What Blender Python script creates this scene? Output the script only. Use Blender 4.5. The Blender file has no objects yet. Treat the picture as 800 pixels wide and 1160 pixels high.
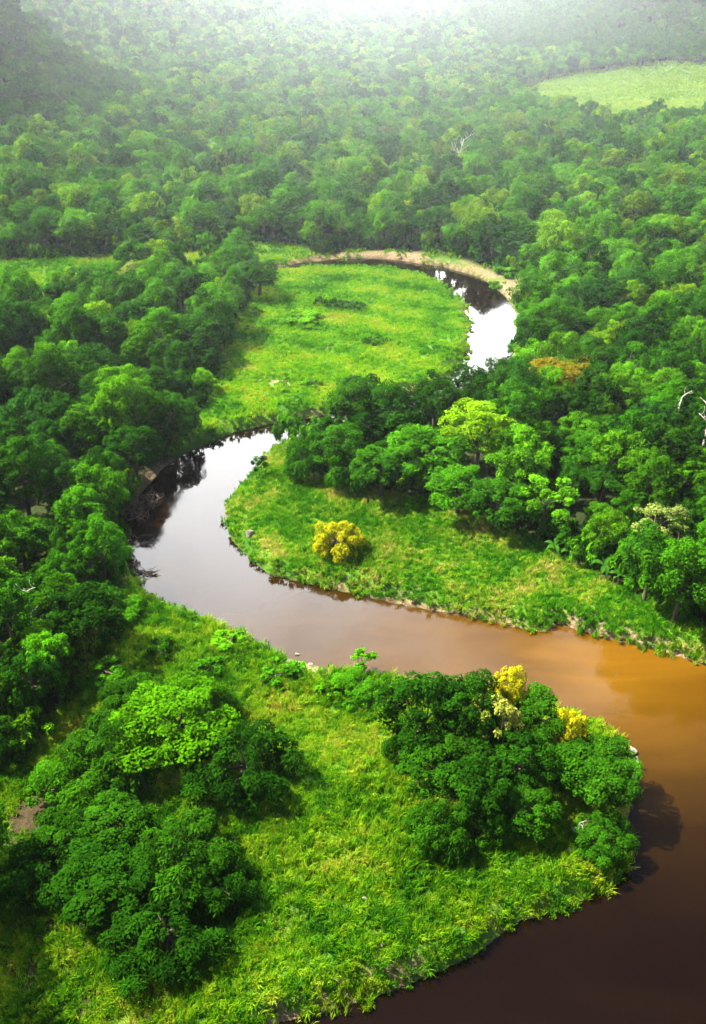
import bpy, math, random
import numpy as np
from mathutils import Vector, Euler

SEED = 11
rng = np.random.default_rng(SEED)
random.seed(SEED)
scene = bpy.context.scene
C = scene.collection
PI = math.pi

# ------------------------------------------------------------------ camera
CAM_H = 110.0
F_PX = 1000.0                      # focal length in photo pixels (800 x 1160)
PITCH = math.radians(31.4)         # below the horizontal
cam_d = bpy.data.cameras.new("camera")
cam = bpy.data.objects.new("camera", cam_d)
C.objects.link(cam)
cam.location = (0, 0, CAM_H)
cam.rotation_euler = (PI / 2 - PITCH, 0, 0)
cam_d.sensor_fit = 'VERTICAL'
cam_d.sensor_height = 36.0
cam_d.lens = 36.0 * F_PX / 1160.0
cam_d.clip_start = 1.0
cam_d.clip_end = 20000.0
scene.camera = cam
SP, CP = math.sin(PITCH), math.cos(PITCH)


def at(px, py, z=0.0):
    """the point of the level z that the photo shows at pixel (px, py)"""
    u, v = (px - 400.0) / F_PX, (580.0 - py) / F_PX
    d = (u, CP + v * SP, -SP + v * CP)
    t = (z - CAM_H) / d[2]
    return d[0] * t, d[1] * t


def depth_of(x, y, z=0.0):
    return y * CP - (z - CAM_H) * SP


def to_px(x, y, z):
    dz = z - CAM_H
    dep = y * CP - dz * SP
    up = y * SP + dz * CP
    return 400 + F_PX * x / dep, 580 - F_PX * up / dep, dep


# ------------------------------------------------------------------ ground plan (surveyed outlines, world metres)
def plan(pts, z=0.0):
    return np.array([at(a, b, z) for a, b in pts])


RIVER = plan([
    (120, 322), (220, 312), (290, 307), (318, 303), (340, 298), (380, 294), (420, 293), (460, 296), (500, 302), (530, 310), (555, 322),
    (572, 336), (582, 350), (588, 366), (587, 385), (583, 405), (576, 425), (560, 445), (530, 462), (480, 475), (420, 487), (370, 493),
    (340, 496), (318, 503), (303, 516), (293, 531), (283, 545), (264, 567), (255, 592), (262, 616), (280, 635), (310, 649), (350, 661),
    (400, 673), (450, 682), (500, 691), (560, 705), (590, 713), (615, 716), (628, 708), (660, 714), (700, 724), (740, 737), (800, 752), (900, 775), (1100, 820), (1400, 880),
    (1700, 1150), (1500, 1400), (900, 1600), (300, 1560), (110, 1400), (200, 1240), (315, 1160), (370, 1143), (420, 1128), (480, 1105),
    (540, 1078), (590, 1052), (640, 1030), (672, 1012), (699, 988), (708, 962), (706, 930), (712, 900), (722, 880), (716, 858), (700, 840),
    (660, 817), (600, 797), (520, 783), (440, 774), (400, 767), (360, 758), (320, 743), (280, 727), (240, 708), (200, 692), (165, 672),
    (145, 655), (133, 627), (142, 592), (160, 562), (185, 532), (210, 515), (240, 499), (265, 489), (300, 482), (335, 477), (400, 463),
    (460, 448), (505, 431), (521, 413), (524, 400), (531, 385), (532, 368), (525, 350), (512, 335), (495, 321), (475, 312), (440, 305),
    (400, 304), (345, 307), (320, 310), (290, 313), (220, 318), (120, 328)])


def refine(poly, step=6.0, wob=0.55, seed=3):
    """a closed outline with a point every few metres, made slightly irregular"""
    r = np.random.default_rng(seed)
    out = []
    n = len(poly)
    for i in range(n):
        p0, p1, p2, p3 = poly[i - 1], poly[i], poly[(i + 1) % n], poly[(i + 2) % n]
        L = np.hypot(*(p2 - p1))
        k = int(max(1, min(12, L / step)))
        for j in range(k):
            t = j / k
            q = 0.5 * ((2 * p1) + (-p0 + p2) * t + (2 * p0 - 5 * p1 + 4 * p2 - p3) * t * t + (-p0 + 3 * p1 - 3 * p2 + p3) * t ** 3)
            out.append(q + r.normal(0, wob, 2) * min(1.0, L / 6))
    return np.array(out)


RIVER = refine(RIVER)
MEADOW_UP = plan([(300, 306), (284, 345), (264, 385), (254, 425), (236, 465), (205, 499), (188, 522), (225, 508), (340, 482), (420, 474),
                  (548, 440), (548, 360), (500, 300), (400, 292)])
MEADOW_MID = plan([(235, 560), (276, 538), (290, 522), (312, 508), (338, 512), (352, 540), (420, 563), (480, 576), (540, 592), (600, 617), (640, 642), (700, 674),
                   (760, 707), (840, 745), (950, 800), (700, 745), (500, 715), (300, 670), (235, 620)])
MEADOW_FRONT = plan([(138, 650), (150, 690), (128, 740), (92, 790), (50, 850), (0, 880), (-120, 905), (-500, 950), (-500, 1500), (250, 1500), (800, 1040),
                     (770, 820), (400, 735), (200, 670)])
FIELD = plan([(570, 112), (600, 98), (660, 90), (740, 86), (800, 88), (1000, 96), (1050, 134), (800, 150), (700, 153), (640, 144), (590, 128)])
SAND_BEND = plan([(340, 299), (345, 293), (400, 288), (460, 288), (520, 297), (565, 314), (592, 320), (606, 342), (612, 365), (592, 372), (560, 330), (460, 300)])
SAND_FLAT = plan([(505, 302), (522, 298), (565, 314), (592, 320), (606, 342), (612, 365), (592, 372), (575, 338), (555, 322)])
GREEN_STRIP = plan([(-40, 354), (-40, 302), (60, 301), (130, 297), (230, 291), (290, 281), (345, 282), (345, 297), (300, 306), (225, 309), (130, 328), (60, 350)])


def seg_dist(P, poly):
    """unsigned distance of points P (n,2) to the closed outline, and whether they lie inside"""
    n = len(P)
    best = np.full(n, 1e18)
    inside = np.zeros(n, bool)
    A = poly
    B = np.roll(poly, -1, axis=0)
    x, y = P[:, 0], P[:, 1]
    for (ax, ay), (bx, by) in zip(A, B):
        dx, dy = bx - ax, by - ay
        L2 = dx * dx + dy * dy + 1e-12
        t = np.clip(((x - ax) * dx + (y - ay) * dy) / L2, 0, 1)
        d2 = (x - ax - t * dx) ** 2 + (y - ay - t * dy) ** 2
        np.minimum(best, d2, out=best)
        if ay != by:
            c = ((ay > y) != (by > y)) & (x < (bx - ax) * (y - ay) / (by - ay) + ax)
            inside ^= c
    return np.sqrt(best), inside


def sdist(P, poly, pad=60.0):
    """signed distance, positive outside; far points get a large number cheaply"""
    P = np.asarray(P, float)
    out = np.full(len(P), 1e4)
    lo, hi = poly.min(0) - pad, poly.max(0) + pad
    near = np.all((P >= lo) & (P <= hi), axis=1)
    if near.any():
        d, ins = seg_dist(P[near], poly)
        out[near] = np.where(ins, -d, d)
    return out


def vnoise(x, y, s, seed=0):
    """smooth value noise, 0..1"""
    x = np.asarray(x) / s
    y = np.asarray(y) / s
    xi, yi = np.floor(x), np.floor(y)
    fx, fy = x - xi, y - yi
    fx, fy = fx * fx * (3 - 2 * fx), fy * fy * (3 - 2 * fy)

    def h(a, b):
        v = np.sin(a * 127.1 + b * 311.7 + seed * 74.7) * 43758.5453
        return v - np.floor(v)
    return (h(xi, yi) * (1 - fx) + h(xi + 1, yi) * fx) * (1 - fy) + (h(xi, yi + 1) * (1 - fx) + h(xi + 1, yi + 1) * fx) * fy


def smooth(a, b, t):
    t = np.clip((t - a) / (b - a), 0, 1)
    return t * t * (3 - 2 * t)


def hills(x, y):
    h = 125 * np.exp(-((x + 345) / 72) ** 2 / 2 - ((y - 770) / 95) ** 2 / 2)
    h = h + 195 * np.exp(-((x - 640) / 165) ** 2 / 2 - ((y - 1480) / 125) ** 2 / 2)
    h = h + 170 * np.exp(-((x + 760) / 330) ** 2 / 2 - ((y - 1650) / 300) ** 2 / 2)
    h = h + (200 + 70 * vnoise(x, y, 330, 5)) * np.exp(-((np.minimum(y, 2350) - 2350) / 420) ** 2 / 2)
    h = h * (0.84 + 0.32 * vnoise(x, y, 110, 9)) * smooth(520, 760, y)
    return h


def ground(x, y, dr=None):
    x = np.asarray(x, float)
    y = np.asarray(y, float)
    if dr is None:
        dr = sdist(np.stack([x, y], -1), RIVER)
    steep = 0.9 + 2.6 * vnoise(x, y, 17, 2)
    top = 1.15 + 0.9 * vnoise(x, y, 31, 1) + 0.35 * vnoise(x, y, 7, 4) + 0.9 * vnoise(x, y, 120, 6)
    z = np.where(dr > 0, 0.02 + (top - 0.02) * smooth(0, 1, dr / (steep + 1.2)), -2.2 * smooth(0, 5, -dr))
    return z + hills(x, y)


# ------------------------------------------------------------------ materials
def mat(name):
    m = bpy.data.materials.new(name)
    m.use_nodes = True
    nt = m.node_tree
    nt.nodes.clear()
    return m, nt, nt.nodes, nt.links


def N(nt, kind, **kw):
    n = nt.nodes.new(kind)
    for k, v in kw.items():
        if k.startswith('i_'):
            n.inputs[k[2:].replace('_', ' ')].default_value = v
        else:
            setattr(n, k, v)
    return n


def ramp(nt, stops, interp='LINEAR'):
    r = nt.nodes.new('ShaderNodeValToRGB')
    r.color_ramp.interpolation = interp
    e = r.color_ramp.elements
    while len(e) < len(stops):
        e.new(0.5)
    for el, (p, c) in zip(e, stops):
        el.position = p
        el.color = (*c, 1)
    return r


def mathn(nt, op, a, b=None, clamp=False):
    n = nt.nodes.new('ShaderNodeMath')
    n.operation = op
    n.use_clamp = clamp
    for i, v in enumerate((a, b)):
        if v is None:
            continue
        if isinstance(v, (int, float)):
            n.inputs[i].default_value = v
        else:
            nt.links.new(v, n.inputs[i])
    return n.outputs[0]


def mixc(nt, fac, a, b, mode='MIX'):
    n = nt.nodes.new('ShaderNodeMix')
    n.data_type = 'RGBA'
    n.blend_type = mode
    for sock, v in ((n.inputs[0], fac), (n.inputs[6], a), (n.inputs[7], b)):
        if isinstance(v, (int, float)):
            sock.default_value = v
        elif isinstance(v, tuple):
            sock.default_value = (*v, 1) if len(v) == 3 else v
        else:
            nt.links.new(v, sock)
    return n.outputs[2]


def foliage_out(nt, col, trans=0.35, rough=0.5, spec=0.25):
    p = N(nt, 'ShaderNodeBsdfDiffuse')
    nt.links.new(col, p.inputs['Color'])
    t = N(nt, 'ShaderNodeBsdfTranslucent')
    hs = N(nt, 'ShaderNodeHueSaturation')
    hs.inputs['Hue'].default_value = 0.492
    hs.inputs['Value'].default_value = 1.5
    nt.links.new(col, hs.inputs['Color'])
    nt.links.new(hs.outputs[0], t.inputs['Color'])
    mx = N(nt, 'ShaderNodeMixShader')
    mx.inputs[0].default_value = trans
    nt.links.new(p.outputs[0], mx.inputs[1])
    nt.links.new(t.outputs[0], mx.inputs[2])
    o = N(nt, 'ShaderNodeOutputMaterial')
    nt.links.new(mx.outputs[0], o.inputs[0])


TONES = dict(dark=(0.014, 0.070, 0.004), deep=(0.023, 0.102, 0.005), mid=(0.038, 0.160, 0.005), bright=(0.070, 0.240, 0.006),
             yellowgreen=(0.130, 0.290, 0.005), lime=(0.12, 0.33, 0.005), orange=(0.210, 0.170, 0.008), yellow=(0.46, 0.43, 0.006),
             olive=(0.105, 0.205, 0.012), bluish=(0.020, 0.098, 0.011), grey=(0.15, 0.22, 0.07))


def leaf_material(name="leaves", mixed=True):
    m, nt, nd, lk = mat(name)
    info = N(nt, 'ShaderNodeObjectInfo')
    r = ramp(nt, [(0.0, TONES['dark']), (0.14, TONES['deep']), (0.26, TONES['bluish']), (0.38, TONES['mid']), (0.62, TONES['bright']),
                  (0.76, TONES['mid']), (0.88, TONES['yellowgreen']), (0.95, TONES['olive']), (0.985, TONES['deep']), (1.0, TONES['yellowgreen'])])
    lk.new(info.outputs['Random'], r.inputs[0])
    if not mixed:                       # whole groves vary less than single trees
        r.color_ramp.elements[6].color = (*TONES['bright'], 1)
        r.color_ramp.elements[7].color = (*TONES['mid'], 1)
        r.color_ramp.elements[9].color = (*TONES['bright'], 1)
    base = mixc(nt, info.outputs['Alpha'], info.outputs['Color'], r.outputs[0])
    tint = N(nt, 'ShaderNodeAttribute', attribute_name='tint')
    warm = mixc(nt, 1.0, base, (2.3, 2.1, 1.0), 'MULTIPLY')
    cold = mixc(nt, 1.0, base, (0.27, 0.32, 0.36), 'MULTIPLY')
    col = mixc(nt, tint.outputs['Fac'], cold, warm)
    foliage_out(nt, col, 0.17, 0.65, 0.04)
    return m


def blossom_material():
    """green leaves with blossom on the sprays that carry a high tint; the object colour is the blossom's"""
    m, nt, nd, lk = mat("leaves and blossom")
    info = N(nt, 'ShaderNodeObjectInfo')
    tint = N(nt, 'ShaderNodeAttribute', attribute_name='tint')
    mr_ = N(nt, 'ShaderNodeMapRange')
    mr_.inputs['From Min'].default_value = 0.12
    mr_.inputs['From Max'].default_value = 0.46
    lk.new(tint.outputs['Fac'], mr_.inputs['Value'])
    col = mixc(nt, mr_.outputs[0], (0.055, 0.120, 0.005), info.outputs['Color'])
    foliage_out(nt, col, 0.17)
    return m


def bark_material(name, a, b):
    m, nt, nd, lk = mat(name)
    tc = N(nt, 'ShaderNodeTexCoord')
    mp = N(nt, 'ShaderNodeMapping')
    mp.inputs['Scale'].default_value = (6, 6, 1.2)
    lk.new(tc.outputs['Object'], mp.inputs[0])
    nz = N(nt, 'ShaderNodeTexNoise')
    nz.inputs['Scale'].default_value = 2.0
    nz.inputs['Detail'].default_value = 6
    lk.new(mp.outputs[0], nz.inputs['Vector'])
    r = ramp(nt, [(0.3, a), (0.7, b)])
    lk.new(nz.outputs['Fac'], r.inputs[0])
    p = N(nt, 'ShaderNodeBsdfPrincipled')
    p.inputs['Roughness'].default_value = 0.85
    lk.new(r.outputs[0], p.inputs['Base Color'])
    o = N(nt, 'ShaderNodeOutputMaterial')
    lk.new(p.outputs[0], o.inputs[0])
    return m


def grass_material(name, stops, scale=0.045, rings=None):
    m, nt, nd, lk = mat(name)
    geo = N(nt, 'ShaderNodeNewGeometry')
    n1 = N(nt, 'ShaderNodeTexNoise')
    n1.inputs['Scale'].default_value = scale
    n1.inputs['Detail'].default_value = 7
    n1.inputs['Roughness'].default_value = 0.65
    lk.new(geo.outputs['Position'], n1.inputs['Vector'])
    tint = N(nt, 'ShaderNodeAttribute', attribute_name='tint')
    f = mathn(nt, 'ADD', n1.outputs['Fac'], mathn(nt, 'MULTIPLY', mathn(nt, 'SUBTRACT', tint.outputs['Fac'], 0.5), 0.22))
    r = ramp(nt, stops)
    n2 = N(nt, 'ShaderNodeTexNoise')
    n2.inputs['Scale'].default_value = scale * 5.5
    n2.inputs['Detail'].default_value = 4
    lk.new(geo.outputs['Position'], n2.inputs['Vector'])
    f = mathn(nt, 'ADD', f, mathn(nt, 'MULTIPLY', mathn(nt, 'SUBTRACT', n2.outputs['Fac'], 0.5), 0.38))
    if rings:
        mp = N(nt, 'ShaderNodeMapping')
        mp.vector_type = 'POINT'
        mp.inputs['Location'].default_value = (-rings[0], -rings[1], 0)
        lk.new(geo.outputs['Position'], mp.inputs[0])
        wv = N(nt, 'ShaderNodeTexWave', wave_type='RINGS', rings_direction='Z')
        wv.inputs['Scale'].default_value = 0.016
        wv.inputs['Distortion'].default_value = 6.0
        wv.inputs['Detail'].default_value = 3.0
        wv.inputs['Detail Scale'].default_value = 0.6
        lk.new(mp.outputs[0], wv.inputs['Vector'])
        f = mathn(nt, 'ADD', f, mathn(nt, 'MULTIPLY', mathn(nt, 'SUBTRACT', wv.outputs['Fac'], 0.45), 0.13))
    lk.new(f, r.inputs[0])
    foliage_out(nt, r.outputs[0], 0.3, 0.6, 0.06)
    return m


def ground_material():
    m, nt, nd, lk = mat("soil and turf")
    geo = N(nt, 'ShaderNodeNewGeometry')
    n1 = N(nt, 'ShaderNodeTexNoise')
    n1.inputs['Scale'].default_value = 0.12
    n1.inputs['Detail'].default_value = 9
    n1.inputs['Roughness'].default_value = 0.7
    lk.new(geo.outputs['Position'], n1.inputs['Vector'])
    n2 = N(nt, 'ShaderNodeTexNoise')
    n2.inputs['Scale'].default_value = 1.3
    n2.inputs['Detail'].default_value = 6
    lk.new(geo.outputs['Position'], n2.inputs['Vector'])
    floor = ramp(nt, [(0.3, (0.012, 0.020, 0.006)), (0.55, (0.028, 0.045, 0.008)), (0.75, (0.05, 0.06, 0.02))])
    lk.new(n1.outputs['Fac'], floor.inputs[0])
    turf = ramp(nt, [(0.30, (0.028, 0.10, 0.008)), (0.5, (0.07, 0.19, 0.010)), (0.62, (0.15, 0.23, 0.014)), (0.76, (0.30, 0.25, 0.06))])
    lk.new(n1.outputs['Fac'], turf.inputs[0])
    sand = ramp(nt, [(0.3, (0.15, 0.09, 0.045)), (0.5, (0.27, 0.18, 0.10)), (0.7, (0.40, 0.30, 0.19))])
    lk.new(n2.outputs['Fac'], sand.inputs[0])
    mud = ramp(nt, [(0.3, (0.03, 0.02, 0.010)), (0.7, (0.085, 0.06, 0.028))])
    lk.new(n2.outputs['Fac'], mud.inputs[0])
    a = N(nt, 'ShaderNodeAttribute', attribute_name='cover')   # r turf, g sand, b mud
    sep = N(nt, 'ShaderNodeSeparateColor')
    lk.new(a.outputs['Color'], sep.inputs[0])
    c = mixc(nt, sep.outputs[0], floor.outputs[0], turf.outputs[0])
    jit = mathn(nt, 'MULTIPLY', mathn(nt, 'SUBTRACT', n2.outputs['Fac'], 0.5), 0.9)
    c = mixc(nt, mathn(nt, 'ADD', sep.outputs[1], mathn(nt, 'MULTIPLY', jit, sep.outputs[1]), True), c, sand.outputs[0])
    c = mixc(nt, mathn(nt, 'ADD', sep.outputs[2], mathn(nt, 'MULTIPLY', jit, sep.outputs[2]), True), c, mud.outputs[0])
    p = N(nt, 'ShaderNodeBsdfPrincipled')
    p.inputs['Roughness'].default_value = 0.9
    p.inputs['Specular IOR Level'].default_value = 0.15
    lk.new(c, p.inputs['Base Color'])
    b = N(nt, 'ShaderNodeBump')
    b.inputs['Strength'].default_value = 0.8
    b.inputs['Distance'].default_value = 0.5
    lk.new(n2.outputs['Fac'], b.inputs['Height'])
    lk.new(b.outputs[0], p.inputs['Normal'])
    o = N(nt, 'ShaderNodeOutputMaterial')
    lk.new(p.outputs[0], o.inputs[0])
    return m


def water_material():
    m, nt, nd, lk = mat("silty water with painted glow")
    geo = N(nt, 'ShaderNodeNewGeometry')
    sx = N(nt, 'ShaderNodeSeparateXYZ')
    lk.new(geo.outputs['Position'], sx.inputs[0])
    n1 = N(nt, 'ShaderNodeTexNoise')
    n1.inputs['Scale'].default_value = 0.03
    n1.inputs['Detail'].default_value = 5
    lk.new(geo.outputs['Position'], n1.inputs['Vector'])
    # silty brown water, its orange glow in the middle reach painted into the colour
    dx = mathn(nt, 'DIVIDE', mathn(nt, 'SUBTRACT', sx.outputs[0], WATER_GLOW[0]), WATER_GLOW[2])
    dy = mathn(nt, 'DIVIDE', mathn(nt, 'SUBTRACT', sx.outputs[1], WATER_GLOW[1]), WATER_GLOW[3])
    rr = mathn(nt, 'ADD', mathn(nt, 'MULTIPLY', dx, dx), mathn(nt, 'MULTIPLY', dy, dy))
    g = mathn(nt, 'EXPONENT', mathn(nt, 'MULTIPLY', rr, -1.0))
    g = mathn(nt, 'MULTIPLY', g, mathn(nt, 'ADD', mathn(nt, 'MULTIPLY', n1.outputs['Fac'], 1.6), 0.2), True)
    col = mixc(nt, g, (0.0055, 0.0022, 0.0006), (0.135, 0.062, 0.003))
    nw = N(nt, 'ShaderNodeTexNoise')
    nw.inputs['Scale'].default_value = 0.55
    nw.inputs['Detail'].default_value = 4
    lk.new(geo.outputs['Position'], nw.inputs['Vector'])
    b = N(nt, 'ShaderNodeBump')
    b.inputs['Strength'].default_value = 0.06
    b.inputs['Distance'].default_value = 0.2
    lk.new(nw.outputs['Fac'], b.inputs['Height'])
    p = N(nt, 'ShaderNodeBsdfPrincipled')
    p.inputs['IOR'].default_value = 1.33
    p.inputs['Specular IOR Level'].default_value = 0.45
    p.inputs['Roughness'].default_value = WATER_ROUGH
    mp = N(nt, 'ShaderNodeMapping')
    mp.inputs['Scale'].default_value = (0.035, 0.11, 1.0)
    lk.new(geo.outputs['Position'], mp.inputs[0])
    nr_ = N(nt, 'ShaderNodeTexNoise')
    nr_.inputs['Scale'].default_value = 1.0
    nr_.inputs['Detail'].default_value = 6
    nr_.inputs['Distortion'].default_value = 1.2
    lk.new(mp.outputs[0], nr_.inputs['Vector'])
    rr2 = N(nt, 'ShaderNodeMapRange')           # wind-ruffled cat's paws between glassy streaks
    rr2.inputs['From Min'].default_value = 0.38
    rr2.inputs['From Max'].default_value = 0.66
    rr2.inputs['To Min'].default_value = 0.025
    rr2.inputs['To Max'].default_value = 0.12
    lk.new(nr_.outputs['Fac'], rr2.inputs['Value'])
    lk.new(rr2.outputs[0], p.inputs['Roughness'])
    lk.new(mixc(nt, 1.0, col, mixc(nt, nr_.outputs['Fac'], (0.55, 0.55, 0.55), (1.45, 1.45, 1.45)), 'MULTIPLY'), p.inputs['Base Color'])
    lk.new(b.outputs[0], p.inputs['Normal'])
    o = N(nt, 'ShaderNodeOutputMaterial')
    lk.new(p.outputs[0], o.inputs[0])
    return m


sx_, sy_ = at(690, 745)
WATER_GLOW = (sx_ + 10, sy_ + 2, 62.0, 26.0)  # centre and radii of the orange glow painted into the water
WATER_ROUGH = 0.045

M_LEAF = leaf_material()
M_BLOSSOM = blossom_material()
M_GROVE = leaf_material("grove leaves", False)
M_BARK = bark_material("brown bark", (0.05, 0.035, 0.022), (0.16, 0.12, 0.085))
M_PALE = bark_material("pale weathered wood", (0.42, 0.36, 0.29), (0.72, 0.66, 0.58))
M_DRIFT = bark_material("wet dark wood", (0.018, 0.012, 0.01), (0.07, 0.045, 0.035))
M_BRUSH = bark_material("dead brush", (0.10, 0.055, 0.03), (0.26, 0.16, 0.10))
M_ROCK = bark_material("pale stone", (0.20, 0.17, 0.13), (0.42, 0.37, 0.30))
M_GROUND = ground_material()
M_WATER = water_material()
M_GRASS_UP = grass_material("meadow grass", [(0.30, (0.030, 0.16, 0.002)), (0.42, (0.085, 0.30, 0.003)), (0.54, (0.17, 0.40, 0.004)), (0.68, (0.32, 0.44, 0.008)), (0.8, (0.44, 0.38, 0.08))], 0.05, at(250, 470, 1.5))
M_GRASS_MID = grass_material("bar grass", [(0.30, (0.022, 0.14, 0.003)), (0.42, (0.060, 0.25, 0.005)), (0.53, (0.13, 0.34, 0.007)), (0.62, (0.32, 0.40, 0.03)), (0.76, (0.48, 0.40, 0.12))], 0.085)
M_GRASS_FRONT = grass_material("foreground grass", [(0.32, (0.014, 0.090, 0.003)), (0.42, (0.045, 0.20, 0.004)), (0.51, (0.115, 0.30, 0.005)), (0.61, (0.22, 0.37, 0.007)), (0.80, (0.42, 0.37, 0.05))], 0.06)
M_CROP = grass_material("crop", [(0.3, (0.16, 0.32, 0.02)), (0.5, (0.24, 0.40, 0.03)), (0.7, (0.34, 0.44, 0.05))], 0.02)


# ------------------------------------------------------------------ mesh helpers
def new_mesh(name, V, faces_flat, loop_tot, material, tint=None):
    me = bpy.data.meshes.new(name)
    V = np.asarray(V, np.float32)
    me.vertices.add(len(V))
    me.vertices.foreach_set('co', V.ravel())
    nl = len(faces_flat)
    me.loops.add(nl)
    me.loops.foreach_set('vertex_index', np.asarray(faces_flat, np.int32))
    nf = len(loop_tot)
    me.polygons.add(nf)
    starts = np.concatenate([[0], np.cumsum(loop_tot)[:-1]]).astype(np.int32)
    me.polygons.foreach_set('loop_start', starts)
    if tint is not None:
        a = me.attributes.new('tint', 'FLOAT', 'FACE')
        a.data.foreach_set('value', np.asarray(tint, np.float32))
    me.materials.append(material)
    me.update(calc_edges=True)
    me.validate()
    return me


def quads(name, Q, material, tint=None):
    """Q: (n,4,3) loose quads"""
    n = len(Q)
    return new_mesh(name, Q.reshape(-1, 3), np.arange(n * 4), np.full(n, 4), material, tint)


def link(name, me, parent=None):
    o = bpy.data.objects.new(name, me)
    C.objects.link(o)
    if parent is not None:
        o.parent = parent
    return o


def tag(o, label=None, cat=None, group=None, kind=None):
    if label:
        o['label'] = label
    if cat:
        o['category'] = cat
    if group:
        o['group'] = group
    if kind:
        o['kind'] = kind
    return o


def empty(name, loc, rz=0.0, s=(1, 1, 1)):
    o = bpy.data.objects.new(name, None)
    o.empty_display_size = 0.5
    C.objects.link(o)
    o.location = loc
    o.rotation_euler = (0, 0, rz)
    o.scale = s
    return o


def unit(v):
    return v / (np.linalg.norm(v, axis=-1, keepdims=True) + 1e-9)


def leaf_quads(r, P, Nrm, L, W, up=None):
    """bent leaf sprays: one pointed quad each, centred on P and facing Nrm"""
    n = len(P)
    a = unit(r.normal(size=(n, 3)) if up is None else up + 0.35 * r.normal(size=(n, 3)))
    t = unit(np.cross(Nrm, a))
    b = unit(np.cross(Nrm, t))
    L = L * r.uniform(0.7, 1.35, (n, 1))
    W = W * r.uniform(0.7, 1.3, (n, 1))
    Q = np.empty((n, 4, 3))
    Q[:, 0] = P + t * L / 2
    Q[:, 1] = P + b * W / 2 + Nrm * W * 0.12
    Q[:, 2] = P - t * L / 2
    Q[:, 3] = P - b * W / 2 + Nrm * W * 0.12
    return Q


def crown_leaves(r, kind='round', R=6.0, top=15.0, leaf=0.42, dens=1.0, n1=None):
    """crown of a broadleaf tree: lobes that carry smaller lobes that carry leaves"""
    if kind == 'round':
        az, base, n1 = 0.95, top - R * 1.5, n1 or 24
    elif kind == 'spread':
        az, base, n1 = 0.68, top - R * 0.95, n1 or 26
    elif kind == 'tall':
        az, base, n1 = 1.15, top - R * 2.15, n1 or 24
    elif kind == 'loose':
        az, base, n1 = 0.85, top - R * 1.6, n1 or 13
    else:                                   # mound: leaves down to the ground
        az, base, n1 = 1.0, 0.0, n1 or 26
    lobes = []
    if kind == 'mound':
        cz, hz = top * 0.30, top * 0.55
    else:
        hz = R * az
        cz = top - hz * 1.18
    off = r.uniform(0, 2 * PI)
    for i in range(n1):
        if kind == 'mound':
            zz = 1 - 1.25 * (i + 0.5) / n1
        else:
            zz = 1 - 1.5 * (i + 0.5) / n1
        zz = np.clip(zz + r.normal(0, 0.07), -0.7, 1)
        ph = off + i * 2.39996 + r.normal(0, 0.25)
        rad = math.sqrt(max(0, 1 - zz * zz))
        q = r.uniform(0.62, 0.86)
        lr = R * (0.17 + 0.26 * r.random() ** 1.2) * (1.0 if kind != 'loose' else 0.8)
        c = np.array([rad * math.cos(ph) * R * q, rad * math.sin(ph) * R * q, cz + zz * hz * q + r.normal(0, 0.05) * R])
        if kind == 'mound':
            c[2] = max(c[2], lr * 0.35)
        lobes.append((c, lr, r.uniform(0.1, 0.9)))
    subs = []
    for c, lr, tn in lobes:
        for k in range(r.integers(6, 10)):
            d = unit(r.normal(size=3) + np.array([0, 0, 0.6]))
            sr = lr * r.uniform(0.38, 0.58)
            sc = c + d * (lr - sr * 0.65) * np.array([1, 1, 0.85])
            subs.append((sc, sr, np.clip(tn + r.normal(0, 0.16), 0, 1)))
    SC = np.array([s[0] for s in subs])
    SR = np.array([s[1] for s in subs])
    ST = np.array([s[2] for s in subs])
    n = int(dens * 9.5 * (SR ** 2).sum() / (leaf ** 2))
    pick = r.choice(len(subs), n, p=SR ** 2 / (SR ** 2).sum())
    d = unit(r.normal(size=(n, 3)) + np.array([0, 0, 0.6]))
    P = SC[pick] + d * (SR[pick] * (r.uniform(0.74, 1.04, n) + r.exponential(0.07, n)))[:, None] * np.array([1, 1, 0.82])
    keep = np.ones(n, bool)
    for sc, sr, _ in subs:
        keep &= ((P - sc) ** 2).sum(1) > (0.70 * sr) ** 2
    P, d, pick = P[keep], d[keep], pick[keep]
    droop = np.array([0, 0, 0.6]) if kind != 'mound' else np.array([0, 0, 0.4])
    Nr = unit(d + droop + 0.42 * r.normal(size=P.shape))
    if kind == 'mound':                     # creepers: long leaves that hang down the dome
        hang = np.cross(np.array([0.0, 0.0, -1.0]), Nr) + 1e-3
        Q = leaf_quads(r, P, Nr, leaf * 2.0, leaf * 0.62, unit(hang))
    else:
        Q = leaf_quads(r, P, Nr, leaf * 1.35, leaf * 0.85)
    tint = np.clip(ST[pick] * 0.60 + 0.46 * r.random(len(P)) ** 1.5, 0, 1)
    # the shaded twigs and inner leaves that close the crown
    LC = np.array([l[0] for l in lobes])
    LR = np.array([l[1] for l in lobes])
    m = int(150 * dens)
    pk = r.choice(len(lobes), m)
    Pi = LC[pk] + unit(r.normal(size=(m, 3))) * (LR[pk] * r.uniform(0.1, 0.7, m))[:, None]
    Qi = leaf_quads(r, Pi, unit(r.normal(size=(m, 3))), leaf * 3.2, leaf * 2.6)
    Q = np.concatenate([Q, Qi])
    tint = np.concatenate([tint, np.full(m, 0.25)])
    return Q, tint, lobes


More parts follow.
